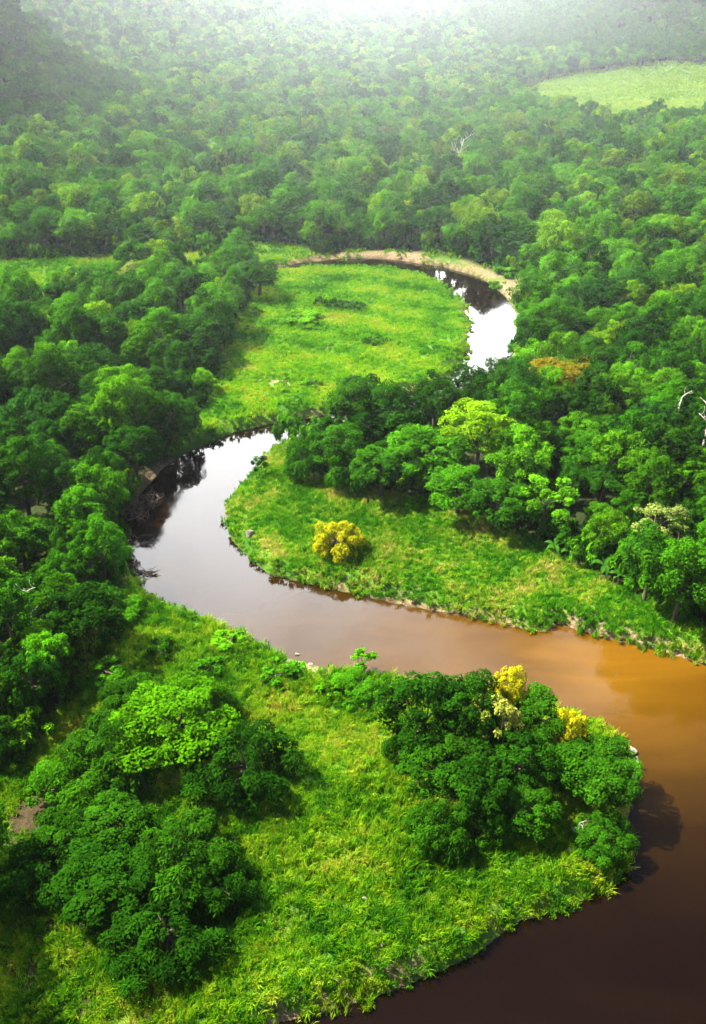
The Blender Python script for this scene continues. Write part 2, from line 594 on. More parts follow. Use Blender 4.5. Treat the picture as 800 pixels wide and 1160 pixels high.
def tube(path, radii, sides=7):
    """a tapered, closed tube along a path -> verts, quads"""
    path = np.asarray(path, float)
    n = len(path)
    V, F = [], []
    for i in range(n):
        d = unit((path[min(i + 1, n - 1)] - path[max(i - 1, 0)])[None])[0]
        a = np.array([1, 0, 0]) if abs(d[0]) < 0.8 else np.array([0, 1, 0])
        u = unit(np.cross(d, a)[None])[0]
        w = np.cross(d, u)
        for k in range(sides):
            th = 2 * PI * k / sides
            V.append(path[i] + radii[i] * (math.cos(th) * u + math.sin(th) * w))
    for i in range(n - 1):
        for k in range(sides):
            k2 = (k + 1) % sides
            F.append((i * sides + k, i * sides + k2, (i + 1) * sides + k2, (i + 1) * sides + k))
    F.append(tuple(range(sides - 1, -1, -1)))
    F.append(tuple((n - 1) * sides + k for k in range(sides)))
    return V, F


def tubes_mesh(name, parts, material):
    V, flat, tot = [], [], []
    for v, f in parts:
        b = len(V)
        V += list(v)
        for q in f:
            flat += [b + i for i in q]
            tot.append(len(q))
    me = new_mesh(name, np.array(V), flat, tot, material)
    me.polygons.foreach_set('use_smooth', np.ones(len(me.polygons), bool))
    return me


def bow(r, a, b, k=5, w=0.08):
    a, b = np.asarray(a, float), np.asarray(b, float)
    L = np.linalg.norm(b - a)
    t = np.linspace(0, 1, k)[:, None]
    p = a + (b - a) * t
    o = r.normal(size=3) * L * w
    return p + np.sin(t * PI) * o


def trunk_parts(r, lobes, top, rad=0.35):
    fork = top * r.uniform(0.38, 0.48)
    lean = r.normal(0, 0.35, 2)
    f = np.array([lean[0], lean[1], fork])
    parts = [tube(bow(r, (0, 0, -0.6), f, 6, 0.03), np.linspace(rad * 1.35, rad * 0.75, 6), 8)]
    for c, lr, _ in lobes[::2]:
        parts.append(tube(bow(r, f * np.array([1, 1, 0.96]), c, 5, 0.07), np.linspace(rad * 0.5, 0.05, 5), 5))
    return parts


# ------------------------------------------------------------------ tree kinds (mesh data, shared by every tree of the kind)
KINDS = []          # (crown mesh, trunk mesh, R, top, style)


def make_kind(style, R, top, leaf, seed, dens=1.0, bark=None, n1=None):
    r = np.random.default_rng(seed)
    Q, t, lobes = crown_leaves(r, style, R, top, leaf, dens, n1)
    cm = quads("crown", Q, M_LEAF, t)
    tm = tubes_mesh("trunk", trunk_parts(r, lobes, top, 0.06 * R), bark or M_BARK)
    KINDS.append((cm, tm, R, top, style))
    return len(KINDS) - 1


ROUND = [make_kind('round', 6.0, 15.0, 0.34, 100 + i) for i in range(4)]
SPREAD = [make_kind('spread', 7.0, 14.0, 0.35, 200 + i) for i in range(3)]
TALL = [make_kind('tall', 4.8, 17.0, 0.34, 300 + i) for i in range(2)]
LOOSE = [make_kind('loose', 5.2, 15.0, 0.32, 400 + i, 0.9) for i in range(2)]
MOUND = [make_kind('mound', 6.0, 8.0, 0.30, 500 + i) for i in range(3)]
BUSH = [make_kind('mound', 2.4, 3.0, 0.26, 600 + i, 0.8, n1=9) for i in range(3)]
SAPLING = [make_kind('round', 2.6, 7.5, 0.30, 700 + i, 0.9, n1=8) for i in range(2)]


def put_tree(name, k, x, y, z, s, sz, rz, tone, label, cat='tree', group=None, tilt=(0, 0)):
    cm, tm = KINDS[k][:2]
    root = empty(name, (x, y, z - 0.05), rz, (s, s, sz))
    root.rotation_euler = (tilt[0], tilt[1], rz)
    tag(root, label, cat, group)
    c = link("crown", cm, root)
    c.color = (*tone, 0.0)
    link("trunk", tm, root)
    return root


BLOSSOM = ('yellow', 'orange', 'olive')
HAND = []            # (x, y, radius) of trees placed one by one: nothing else grows through them


SHADE = {'trees of the left foreground thicket': 0.72, 'trees of the foreground clump by the river tip': 0.85}   # darker leaved kinds


def hand(px, py, dpx, height, k, tone, label, name='broadleaf_tree', cat='tree', group=None, tilt=(0, 0), zc=None):
    cm, tm, R, top, style = KINDS[k]
    frac = zc if zc is not None else (0.45 if style == 'mound' else 0.68)
    x, y = at(px, py, height * frac + 1.5)
    z = float(ground([x], [y])[0])
    z = max(z, 0.0)
    x, y = at(px, py, height * frac + z)
    rad = dpx / 2 / F_PX * depth_of(x, y, height * frac)
    HAND.append((x, y, rad))
    tn = TONES[tone] if isinstance(tone, str) else tone
    if tone in ('dark', 'deep', 'mid') or 'bright light' in label:
        tn = tuple(SHADE.get(group, 1.0) * c for c in tn)
    t = put_tree(name, k, x, y, z, rad / R, height / top, random.uniform(0, 6.28), tn, label, cat, group, tilt)
    if tone in BLOSSOM or not isinstance(tone, str) and tone[0] > 0.3:
        sl = t.children[0].material_slots[0]
        sl.link = 'OBJECT'
        sl.material = M_BLOSSOM
    return t


# thicket on the left of the foreground
g1 = "trees of the left foreground thicket"
hand(196, 806, 132, 12, ROUND[0], (0.055, 0.20, 0.003), "bright light green tree standing tallest at the back of the left foreground thicket", group=g1)
hand(272, 862, 124, 10, MOUND[0], 'dark', "large dark rounded tree draped in creepers on the right side of the thicket", group=g1)
hand(132, 850, 113, 9.5, MOUND[1], 'deep', "dark green leafy tree left of the bright tree in the thicket", group=g1)
hand(77, 893, 99, 7.5, MOUND[2], 'mid', "fresh green bushy tree on the left edge of the thicket above the mud patch", group=g1)
hand(128, 930, 92, 8, ROUND[1], 'deep', "round green tree in the middle of the thicket", group=g1)
hand(200, 972, 124, 9, MOUND[1], 'deep', "broad green tree in front of the dark gap of the thicket", group=g1)
hand(246, 1000, 76, 6, MOUND[2], 'dark', "low dark green tree on the lower right of the thicket beside the sunny grass", group=g1)
hand(120, 990, 122, 8, ROUND[2], 'dark', "dark green tree on the lower left of the thicket in shade", group=g1)
hand(185, 1052, 136, 7, MOUND[0], 'dark', "dark green leafy tree at the bottom of the thicket nearest the brown grass", group=g1)
hand(44, 985, 94, 5.5, MOUND[0], 'dark', "low dark shrubby tree left of the thicket below the mud patch", group=g1)
hand(240, 800, 61, 6, MOUND[2], 'deep', "small green tree squeezed behind the dark rounded tree of the thicket", group=g1)
for (px, py, d, h_, k, lab) in [(-70, 935, 130, 17, ROUND[1], "added unseen tall tree beyond the left rim beside the mud patch"), (-95, 1020, 130, 16, ROUND[2], "added unseen tall tree beyond the left rim shading the brown grass"),
                                (-85, 1115, 140, 16, ROUND[3], "added unseen tall tree beyond the lower left corner"), (-170, 970, 150, 19, ROUND[0], "tallest added unseen tree beyond the left rim")]:
    hand(px, py, d, h_, k, 'deep', lab)  # trees added out of view to cast shade on the lower left
hand(150, 790, 70, 6, MOUND[1], 'deep', "leafy low tree at the back left of the bright thicket tree", group=g1)
hand(85, 945, 94, 6.5, MOUND[1], 'deep', "leafy tree right beside the mud patch on the left of the thicket", group=g1)
# clump on the right of the foreground
g2 = "trees of the foreground clump by the river tip"
hand(480, 796, 103, 17, ROUND[0], 'dark', "dark glossy tree at the back left corner of the river tip clump", group=g2)
hand(533, 796, 85, 16, ROUND[1], 'dark', "very dark tree at the back of the clump between two lighter ones", group=g2)
hand(577, 779, 46, 14, ROUND[1], 'yellow', "yellow topped tree at the back of the clump against the brown water", group=g2)
hand(562, 815, 62, 15, LOOSE[1], (0.31, 0.34, 0.05), "pale yellow flowering tree rising out of the middle of the clump", group=g2)
hand(612, 806, 67, 12, TALL[0], 'deep', "smooth green tree on the right shoulder of the clump by the brown water", group=g2)
hand(646, 822, 42, 11, ROUND[2], 'yellow', "bright yellow tree on the right of the clump next to the water", group=g2)
hand(678, 868, 103, 8.5, SPREAD[0], 'deep', "wide green tree overhanging the water at the tip of the land", group=g2)
hand(492, 862, 91, 11, ROUND[2], 'deep', "dark green tree on the left flank of the clump", group=g2)
hand(545, 876, 91, 12, ROUND[3], 'dark', "dark tree in the front centre of the clump", group=g2)
hand(592, 852, 73, 11.5, TALL[1], 'dark', "narrow dark tree right of centre in the clump", group=g2)
hand(496, 936, 76, 7.5, MOUND[1], 'deep', "fresh green bushy tree standing forward of the clump on the grass", group=g2)
hand(553, 928, 60, 6.5, MOUND[2], 'deep', "low green tree at the front foot of the clump", group=g2)
hand(603, 912, 67, 7.5, ROUND[1], 'deep', "small dark green tree at the front right of the clump in shade", group=g2)
hand(640, 868, 49, 6, MOUND[0], 'deep', "small green bush tree wedged between the clump and the overhanging tree", group=g2)
hand(684, 946, 69, 4.5, MOUND[0], 'deep', "dark low bush hanging over the water below the overhanging tree", name='shrub', cat='shrub')
hand(456, 850, 44, 6, MOUND[2], 'dark', "dark low tree at the left foot of the clump beside yellow grass", group=g2)
# bank of the foreground
hand(411, 744, 32, 5.2, SAPLING[0], 'bright', "small lone green tree on a thin stem at the water's edge", name='small_tree', zc=0.78)
hand(402, 779, 58, 4, MOUND[2], 'mid', "green bush on the bank just below the small lone tree", name='shrub', cat='shrub')
hand(374, 778, 32, 3, BUSH[0], 'bright', "small bright bush at the left end of the bank bush", name='shrub', cat='shrub')
hand(183, 734, 36, 3.4, BUSH[1], 'deep', "dark round shrub standing alone in yellow grass near the left forest", name='shrub', cat='shrub')
hand(262, 726, 46, 2.2, BUSH[2], 'bright', "bright bluish green low shrub on the grassy bank below the purple water", name='shrub', cat='shrub')
hand(318, 762, 60, 2.6, BUSH[0], 'mid', "wide green scrub patch beside the bare brown soil on the bank", name='shrub', cat='shrub')
hand(135, 690, 56, 4, MOUND[1], 'mid', "leafy green shrub at the forest corner just below the driftwood", name='shrub', cat='shrub')
hand(238, 755, 40, 2.4, BUSH[1], 'mid', "low green shrub in grass right of the dark round shrub", name='shrub', cat='shrub')
hand(120, 760, 60, 3, BUSH[2], 'mid', "low green shrub in the grass at the edge of the left forest", name='shrub', cat='shrub')
# the point bar in the middle
hand(383, 608, 60, 8, MOUND[0], (0.42, 0.41, 0.006), "yellow flowering bush alone on the green point bar", name='flowering_bush', cat='bush', zc=0.5)
hand(294, 524, 20, 6, SAPLING[1], 'bluish', "slender small tree on the tip of the point bar by the pale water", name='small_tree')
# trees along the point bar
g3 = "trees along the back of the point bar"
hand(346, 520, 54, 11, MOUND[1], 'deep', "creeper clad dark tree at the tip of the point bar wood", group=g3)
hand(386, 500, 70, 16, ROUND[1], 'deep', "dark round tree second from the tip of the point bar wood", group=g3)
hand(398, 528, 60, 12, MOUND[2], 'mid', "green creeper hung tree at the foot of the point bar wood above the yellow bush", group=g3)
hand(442, 456, 74, 19, ROUND[0], 'dark', "tall dark tree rising behind the point bar wood against the meadow", group=g3)
hand(494, 446, 60, 18, SPREAD[1], 'deep', "dark spreading tree in front of the hidden river between two bends", group=g3)
hand(541, 480, 92, 20, ROUND[2], 'yellowgreen', "big rounded tree with a bright yellow green top in the point bar wood", group=g3)
hand(484, 508, 92, 16, ROUND[3], 'mid', "broad mid green tree left of the yellow green topped tree", group=g3)
hand(432, 526, 66, 14, TALL[0], 'deep', "upright dark tree at the edge of the point bar grass", group=g3)
hand(588, 510, 80, 16, SPREAD[2], 'bright', "bright green spreading tree right of the yellow green topped tree", group=g3)
hand(520, 545, 74, 13, ROUND[0], 'mid', "round mid green tree on the edge of the point bar grass", group=g3)
hand(568, 562, 74, 13, ROUND[1], 'deep', "dark green edge tree above the middle of the point bar grass", group=g3)
hand(622, 560, 74, 14, LOOSE[0], 'bright', "loose bright green tree at the edge of the grass above the banana plants", group=g3)
hand(640, 428, 84, 19, SPREAD[0], 'orange', "orange tinged spreading tree in the wood right of the upper bend")
hand(606, 402, 60, 16, ROUND[3], 'bright', "bright green tree leaning over the pale water of the upper bend")
hand(745, 590, 66, 14, LOOSE[1], 'grey', "pale grey green feathery tree in the right forest above the grass end")
hand(612, 332, 42, 13, ROUND[0], 'mid', "green tree beside the sandy bank of the upper bend")
# overhanging the shaded left bank
g4 = "trees overhanging the shaded left bank"
hand(196, 470, 60, 14, MOUND[0], 'deep', "dark leafy tree at the lower corner of the meadow leaning over the river", group=g4)
hand(148, 500, 66, 15, ROUND[1], 'dark', "very dark tree hanging over the widest shadow on the river", group=g4)
hand(112, 540, 64, 14, MOUND[1], 'deep', "dark creeper hung tree above the brown brush heap on the left bank", group=g4)
hand(92, 572, 66, 15, ROUND[2], 'mid', "mid green tree just left of the pale bare rock slab on the left bank", group=g4)
hand(88, 622, 58, 12, MOUND[2], 'deep', "dark bushy tree above the driftwood on the left bank", group=g4)
g5 = "trees at the right end of the point bar"
hand(742, 622, 76, 19, ROUND[3], 'deep', "tall dark tree set back from the right end of the point bar grass", group=g5)
hand(778, 640, 76, 20, ROUND[1], 'mid', "tall mid green tree just inside the right rim behind the grass end", group=g5)
hand(822, 652, 80, 19, ROUND[0], 'deep', "dark tree cut by the right rim above the end of the grass", group=g5)
hand(858, 690, 84, 17, MOUND[1], 'deep', "dark creeper hung tree on the bank at the right rim of the picture", group=g5)
hand(905, 700, 90, 18, ROUND[2], 'mid', "mid green tree on the bank beyond the right rim of the picture", group=g5)
# far away but singled out by colour
hand(456, 236, 26, 14, ROUND[1], 'yellow', "orange yellow crowned tree in the far forest above the upper bend")
hand(150, 455 - 145, 40, 15, SPREAD[2], 'grey', "greyish pale topped tree on the far rim of the left forest")
hand(108, 358, 44, 17, ROUND[2], 'yellowgreen', "pale yellowish topped tree high in the left forest")
hand(40, 470, 88, 17, MOUND[0], 'bluish', "broad smooth dark bluish tree in the left forest")
hand(292, 306, 52, 15, ROUND[3], 'deep', "dark tree at the corner of the left forest by the upper meadow")
hand(355, 240, 44, 17, ROUND[0], 'mid', "tall rounded tree standing out behind the far sandy bank")
# bushes of the upper meadow
for i, (px, py, d) in enumerate([(364, 341, 20), (379, 343, 22), (394, 344, 22), (407, 346, 20)]):
    hand(px, py, d, 3.2, BUSH[i % 3], 'deep', "dark bush in the short row across the upper meadow", name='shrub', cat='shrub', group="row of bushes in the upper meadow")
hand(343, 361, 58, 2.6, BUSH[1], 'bright', "wide low bright bush in the upper meadow below the row of bushes", name='shrub', cat='shrub')
hand(423, 384, 34, 3.0, BUSH[2], 'mid', "green bush alone in the middle of the upper meadow", name='shrub', cat='shrub')
hand(355, 432, 30, 2.4, BUSH[0], 'bright', "small bright bush near the straw coloured patch of the upper meadow", name='shrub', cat='shrub')
hand(576, 306, 38, 4.0, BUSH[1], 'bright', "light green bush behind the sandy bank of the upper bend", name='shrub', cat='shrub')
hand(566, 322, 24, 3.0, BUSH[2], 'mid', "green bush on the water side of the sandy bank", name='shrub', cat='shrub')

# ------------------------------------------------------------------ where the forest grows
HX = np.array([(h[0], h[1], h[2]) for h in HAND])


def forest_ok(P, margin_river=3.2):
    ok = sdist(P, RIVER) > margin_river
    for poly, m in ((MEADOW_UP, 2.0), (MEADOW_MID, 2.5), (MEADOW_FRONT, 1.0), (FIELD, -9.0), (SAND_BEND, 2.5), (GREEN_STRIP, 1.0)):
        ok &= sdist(P, poly) > m
    return ok


def scatter(x0, x1, y0, y1, step, seed, jit=0.42):
    r = np.random.default_rng(seed)
    xs = np.arange(x0, x1, step)
    ys = np.arange(y0, y1, step * 0.866)
    X, Y = np.meshgrid(xs, ys)
    X = X + (np.arange(len(ys)) % 2)[:, None] * step * 0.5
    P = np.stack([X.ravel(), Y.ravel()], -1)
    return P + r.uniform(-jit, jit, P.shape) * step


NEAR_END = 1750.0
P = scatter(-1180, 1180, 35, NEAR_END, 7.9, 21)
P = P[np.abs(P[:, 0]) < 0.60 * P[:, 1] + 75]
P = P[forest_ok(P)]
P = P[np.hypot(*(P - np.array(at(357, 490, 1.5))).T) > 13.0]      # the low neck of land between the two reaches stays open
size = 0.60 + 0.72 * rng.random(len(P)) ** 1.7
dh = np.sqrt(((P[:, None, :] - HX[None, :, :2]) ** 2).sum(-1)) - HX[None, :, 2] * 0.72
P_ok = dh.min(1) > 2.6
P, size = P[P_ok], size[P_ok]
Zg = ground(P[:, 0], P[:, 1])
cx, cy, dep = to_px(P[:, 0], P[:, 1], Zg + 9)
inframe = (cx > -25) & (cx < 825) & (cy > -10) & (cy < 1190)
order = np.argsort(np.where(inframe, dep, 1e9))
N_IND = 300 - sum(1 for o in scene.objects if o.get('category') == 'tree')
ind = order[:N_IND]
rest = order[N_IND:]

POOL = ROUND * 4 + SPREAD * 2 + TALL * 2 + LOOSE + MOUND[:0]
STYLE_WORD = {'round': 'rounded', 'spread': 'wide crowned', 'tall': 'upright', 'loose': 'loose crowned', 'mound': 'bushy'}
TONE_PICK = ['dark'] * 6 + ['deep'] * 9 + ['bluish'] * 3 + ['mid'] * 10 + ['bright'] * 6
TONE_WORD = dict(dark='very dark green', deep='dark green', bluish='bluish green', mid='mid green', bright='bright green', yellowgreen='yellow green', olive='pale olive')


def wood_of(px, py, x, y):
    if py < 330 and px > 330 and y > 300:
        return 'far', "behind the sandy outer bank of the upper bend", "trees behind the upper bend"
    if px < 300 and y > 300 and py < 330:
        return 'far', "along the far rim of the left forest", "trees on the far rim of the left forest"
    if px < 330:
        if py < 470:
            return 'leftup', "in the left forest beside the upper meadow", "trees of the left forest by the meadow"
        if py < 600:
            return 'leftmid', "in the left forest by the shaded river bank", "trees of the left forest by the shaded bank"
        return 'leftlow', "in the lowest part of the left forest above the thicket", "trees of the lower left forest"
    if py < 420:
        return 'rightup', "in the right forest above the orange tinged tree", "trees of the upper right forest"
    if px < 600:
        return 'bar', "in the wood behind the point bar", "trees of the point bar wood"
    return 'right', "in the right forest above the point bar grass", "trees of the right forest"


for n, i in enumerate(ind):
    k = POOL[int(rng.integers(len(POOL)))]
    tone = TONE_PICK[int(rng.integers(len(TONE_PICK)))]
    st = KINDS[k][4]
    s = float(size[i])
    key, where, grp = wood_of(cx[i], cy[i], P[i, 0], P[i, 1])
    sw = 'big ' if s > 1.15 else ('small ' if s < 0.85 else '')
    lab = f"{sw}{STYLE_WORD[st]} {TONE_WORD[tone]} tree {where}".replace('in the lowest part of the left forest above the thicket', 'in the left forest above the thicket')
    tn = tuple(np.array(TONES[tone]) * rng.uniform(0.62, 1.05) * rng.uniform(0.92, 1.08, 3))
    put_tree('broadleaf_tree', k, P[i, 0], P[i, 1], float(Zg[i]), s * 0.98, s * float(rng.uniform(0.8, 1.25)), float(rng.uniform(0, 6.28)), tn, lab, 'tree', grp,
             (float(rng.normal(0, 0.05)), float(rng.normal(0, 0.05))))


# ------------------------------------------------------------------ the rest of the forest: one mass
def instancer(name, pts, idx, scl, rot, sources, tilt=0.05):
    """one object whose geometry nodes set a mesh from SOURCES (lists of mesh data) on every point"""
    me = bpy.data.meshes.new(name)
    me.vertices.add(len(pts))
    me.vertices.foreach_set('co', np.asarray(pts, np.float32).ravel())
    a = me.attributes.new('pick', 'INT', 'POINT')
    a.data.foreach_set('value', np.asarray(idx, np.int32))
    a = me.attributes.new('size', 'FLOAT_VECTOR', 'POINT')
    a.data.foreach_set('vector', np.asarray(scl, np.float32).ravel())
    a = me.attributes.new('turn', 'FLOAT_VECTOR', 'POINT')
    tr = np.stack([rng.normal(0, tilt, len(pts)), rng.normal(0, tilt, len(pts)), np.asarray(rot)], -1)
    a.data.foreach_set('vector', tr.astype(np.float32).ravel())
    me.update()
    o = link(name, me)
    ng = bpy.data.node_groups.new(name, 'GeometryNodeTree')
    ng.interface.new_socket('Geometry', in_out='INPUT', socket_type='NodeSocketGeometry')
    ng.interface.new_socket('Geometry', in_out='OUTPUT', socket_type='NodeSocketGeometry')
    gi = ng.nodes.new('NodeGroupInput')
    go = ng.nodes.new('NodeGroupOutput')
    join = ng.nodes.new('GeometryNodeJoinGeometry')
    # Join Geometry stacks its links in reverse, so link the last source first
    for src in reversed(sources):
        j2 = ng.nodes.new('GeometryNodeJoinGeometry')
        for m in src:
            so = bpy.data.objects.new(m.name + " source", m)      # lives in the file only, not in the scene
            oi = ng.nodes.new('GeometryNodeObjectInfo')
            oi.inputs['Object'].default_value = so
            oi.inputs['As Instance'].default_value = False
            ng.links.new(oi.outputs['Geometry'], j2.inputs[0])
        g2i = ng.nodes.new('GeometryNodeGeometryToInstance')
        ng.links.new(j2.outputs[0], g2i.inputs[0])
        ng.links.new(g2i.outputs[0], join.inputs[0])
    iop = ng.nodes.new('GeometryNodeInstanceOnPoints')
    ng.links.new(gi.outputs[0], iop.inputs['Points'])
    ng.links.new(join.outputs[0], iop.inputs['Instance'])
    iop.inputs['Pick Instance'].default_value = True

    def attr(nm, typ):
        n = ng.nodes.new('GeometryNodeInputNamedAttribute')
        n.data_type = typ
        n.inputs[0].default_value = nm
        return n.outputs['Attribute']
    ng.links.new(attr('pick', 'INT'), iop.inputs['Instance Index'])
    ng.links.new(attr('size', 'FLOAT_VECTOR'), iop.inputs['Scale'])
    e2r = ng.nodes.new('FunctionNodeEulerToRotation')
    ng.links.new(attr('turn', 'FLOAT_VECTOR'), e2r.inputs[0])
    ng.links.new(e2r.outputs[0], iop.inputs['Rotation'])
    ng.links.new(iop.outputs[0], go.inputs[0])
    md = o.modifiers.new('scatter', 'NODES')
    md.node_group = ng
    return o


# groups of far trees: one mesh of about twenty small trees, so that the distance stays light
def grove(seed, half=22.0):
    r = np.random.default_rng(seed)
    Qs, Ts = [], []
    pts = scatter(-half, half, -half, half, 8.8, seed, 0.4)
    for (x, y) in pts:
        R = r.uniform(4.6, 7.2)
        H = r.uniform(11, 17)
        tone = r.uniform(0, 1)
        n = 170
        nl = 9
        Lc = np.array([(math.cos(i * 2.4) * math.sqrt(1 - (1 - 1.2 * (i + .5) / nl) ** 2), math.sin(i * 2.4) * math.sqrt(1 - (1 - 1.2 * (i + .5) / nl) ** 2), 1 - 1.2 * (i + .5) / nl) for i in range(nl)])
        Lc = Lc * np.array([R * 0.62, R * 0.62, R * 0.5]) + np.array([x, y, H - R * 0.8]) + r.normal(0, 0.3, (nl, 3))
        pk = r.integers(0, nl, n)
        d = unit(r.normal(size=(n, 3)) + np.array([0, 0, 0.3]))
        Pp = Lc[pk] + d * R * 0.36
        Q = leaf_quads(r, Pp, unit(d + 0.4 * r.normal(size=(n, 3)) + np.array([0, 0, .3])), 1.9, 1.35)
        Qs.append(Q)
        Ts.append(np.clip(tone + r.normal(0, 0.14, n), 0, 1))
    return quads("grove", np.concatenate(Qs), M_GROVE, np.concatenate(Ts))


SRC = [(KINDS[k][0], KINDS[k][1]) for k in ROUND + SPREAD + TALL + LOOSE]
WEIGHT = np.array([3, 3, 3, 3, 3, 3, 3, 1.2, 1.2, 1.5, 1.5])
Pr, sr_, zr = P[rest], size[rest], Zg[rest]
idx = rng.choice(len(SRC), len(Pr), p=WEIGHT / WEIGHT.sum())
scl = np.stack([sr_ * 0.98, sr_ * 0.98, sr_ * rng.uniform(0.78, 1.3, len(Pr))], -1)
turn = rng.uniform(0, 6.28, len(Pr))
hp = hills(Pr[:, 0], Pr[:, 1])
left_hill = (hp > 9) & (Pr[:, 0] < -120) & (Pr[:, 1] < 960)
right_hill = (hp > 14) & (Pr[:, 0] > 180) & (Pr[:, 1] > 1100)
XYZ = np.column_stack([Pr, zr - 0.05])


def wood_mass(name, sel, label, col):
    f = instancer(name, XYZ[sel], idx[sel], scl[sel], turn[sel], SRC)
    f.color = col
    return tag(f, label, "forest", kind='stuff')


wood_mass("forest", ~left_hill & ~right_hill, "unbroken green rainforest canopy filling the plain beyond the river", (1, 1, 1, 1))
wood_mass("hill_forest", left_hill, "forest toned dark for shade on the steep hill at the upper left rim", (*TONES['deep'], 0.3))  # shade of the hill put into the leaf colour
wood_mass("hill_forest", right_hill, "forest toned dark for shade on the right hill behind the pale field", (*TONES['deep'], 0.2))  # deeper leaf tone stands in for the shade on this hill

# bushes that close the wood's edges towards meadows and banks
U = scatter(-420, 420, 40, 560, 3.4, 41)
U = U[np.abs(U[:, 0]) < 0.52 * U[:, 1] + 50]
edge = forest_ok(U, 1.2) 
far_in = np.minimum.reduce([sdist(U, q) for q in (RIVER, MEADOW_UP, MEADOW_MID, MEADOW_FRONT, SAND_BEND, GREEN_STRIP)])
U = U[edge & (far_in < 11) & (vnoise(U[:, 0], U[:, 1], 9, 33) > 0.25)]
U = U[(np.sqrt(((U[:, None, :] - HX[None, :, :2]) ** 2).sum(-1)) > 1.5).all(1)]
uz = ground(U[:, 0], U[:, 1])
us_ = rng.uniform(0.7, 1.9, len(U))
o = instancer("undergrowth", np.column_stack([U, uz]), rng.integers(0, 3, len(U)), np.stack([us_, us_, us_ * rng.uniform(0.8, 1.7, len(U))], -1), rng.uniform(0, 6.28, len(U)), [(KINDS[k][0],) for k in BUSH])
tag(o, "tangled green undergrowth closing the edges of the wood", "undergrowth", kind='stuff')

GROVES = [grove(900 + i) for i in range(5)]
Pf = scatter(-3600, 3600, NEAR_END + 8, 4600, 34.0, 31, 0.3)
Pf = Pf[np.abs(Pf[:, 0]) < 0.62 * Pf[:, 1] + 75]
Pf = Pf[sdist(Pf, FIELD) > 9]
Zf = ground(Pf[:, 0], Pf[:, 1])
hf = hills(Pf[:, 0], Pf[:, 1])


def grove_mass(name, sel, label):
    Pq, Zq = Pf[sel], Zf[sel]
    s = rng.uniform(0.9, 1.15, len(Pq))
    o = instancer(name, np.column_stack([Pq, Zq]), rng.integers(0, len(GROVES), len(Pq)), np.stack([s, s, s * rng.uniform(0.85, 1.2, len(Pq))], -1),
                  rng.uniform(0, 6.28, len(Pq)), [(g,) for g in GROVES], 0.03)
    return tag(o, label, "forest", kind='stuff')


grove_mass("far_forest", np.ones(len(Pf), bool), "forest fading into bright haze on the distant hills")

# ------------------------------------------------------------------ terrain
HW = lambda y: 0.80 * np.sqrt(y * y + 110.0 ** 2)
tt = np.linspace(math.asinh(-300 / 110), math.asinh(6000 / 110), 900)
ys = 110 * np.sinh(tt)
us = np.linspace(-1, 1, 460)
GX = us[None, :] * HW(ys)[:, None]
GY = np.repeat(ys[:, None], len(us), 1)
gp = np.stack([GX.ravel(), GY.ravel()], -1)
dr = sdist(gp, RIVER)
gz = ground(gp[:, 0], gp[:, 1], dr)
nr, nc = GX.shape
I = np.arange(nr * nc).reshape(nr, nc)
faces = np.stack([I[:-1, :-1], I[:-1, 1:], I[1:, 1:], I[1:, :-1]], -1).reshape(-1)
gme = new_mesh("ground", np.column_stack([gp, gz]), faces, np.full((nr - 1) * (nc - 1), 4), M_GROUND)
gme.polygons.foreach_set('use_smooth', np.ones(len(gme.polygons), bool))
nz1 = vnoise(gp[:, 0], gp[:, 1], 9, 11)
nz2 = vnoise(gp[:, 0], gp[:, 1], 23, 12)
turf = np.zeros(len(gp))
for poly in (MEADOW_UP, MEADOW_MID, MEADOW_FRONT, FIELD, GREEN_STRIP):
    turf = np.maximum(turf, smooth(2.5, -2.5, sdist(gp, poly)))
sandw = 1.2 + 2.6 * nz1
sand = np.where(dr > -1, smooth(1.0, 0.35, dr / sandw), 0) * smooth(0.35, 0.6, vnoise(gp[:, 0], gp[:, 1], 14, 15))
sand = np.maximum(sand, smooth(-0.5, -4.0, sdist(gp, SAND_FLAT)) * smooth(0.3, 0.65, nz1 * 0.6 + nz2 * 0.6) * 0.9)


def patch(px, py, rx, ry):
    a = np.array(at(px, py, 1.2))
    sc = depth_of(a[0], a[1]) / F_PX
    fy = 1 / max(0.25, math.sin(math.atan2(CAM_H, a[1])))
    return np.exp(-(((gp[:, 0] - a[0]) / (rx * sc)) ** 2 + ((gp[:, 1] - a[1]) / (ry * sc * fy)) ** 2) * 1.2)


for (px, py, rx, ry, w) in [(310, 437, 38, 7, 0.5), (365, 315, 45, 5, 0.7), (430, 347, 22, 8, 0.55), (345, 752, 30, 14, 0.9), (470, 668, 90, 6, 0.4),
                            (660, 700, 40, 8, 0.5), (320, 1040, 30, 25, 0.35), (590, 1045, 60, 12, 0.4), (340, 740, 22, 9, .9)]:
    sand = np.maximum(sand, w * patch(px, py, rx, ry) * (0.5 + nz1))
mudm = np.zeros(len(gp))
for (px, py, rx, ry, w) in [(35, 930, 30, 32, 1.6), (15, 1000, 40, 40, 1.3), (40, 1105, 50, 40, 1.6), (95, 1135, 40, 30, 1.5), (60, 1060, 40, 30, 1.4), (292, 788, 16, 10, 0.9), (60, 1110, 110, 60, 0.75), (150, 590, 16, 35, 0.9), (690, 655, 60, 14, 0.6), (640, 640, 40, 10, 0.6),
                            (90, 820, 40, 30, 0.5), (165, 560, 12, 30, .9)]:
    mudm = np.maximum(mudm, np.minimum(1, w * patch(px, py, rx, ry) * (0.55 + 0.9 * nz1)))
inb = smooth(0.0, -4.0, sdist(gp, SAND_BEND))
turf = np.maximum(turf, inb * 0.8)
sand = np.maximum(sand, inb * smooth(0.42, 0.6, nz2) * 0.9)
wet = smooth(0.3, -0.6, dr)
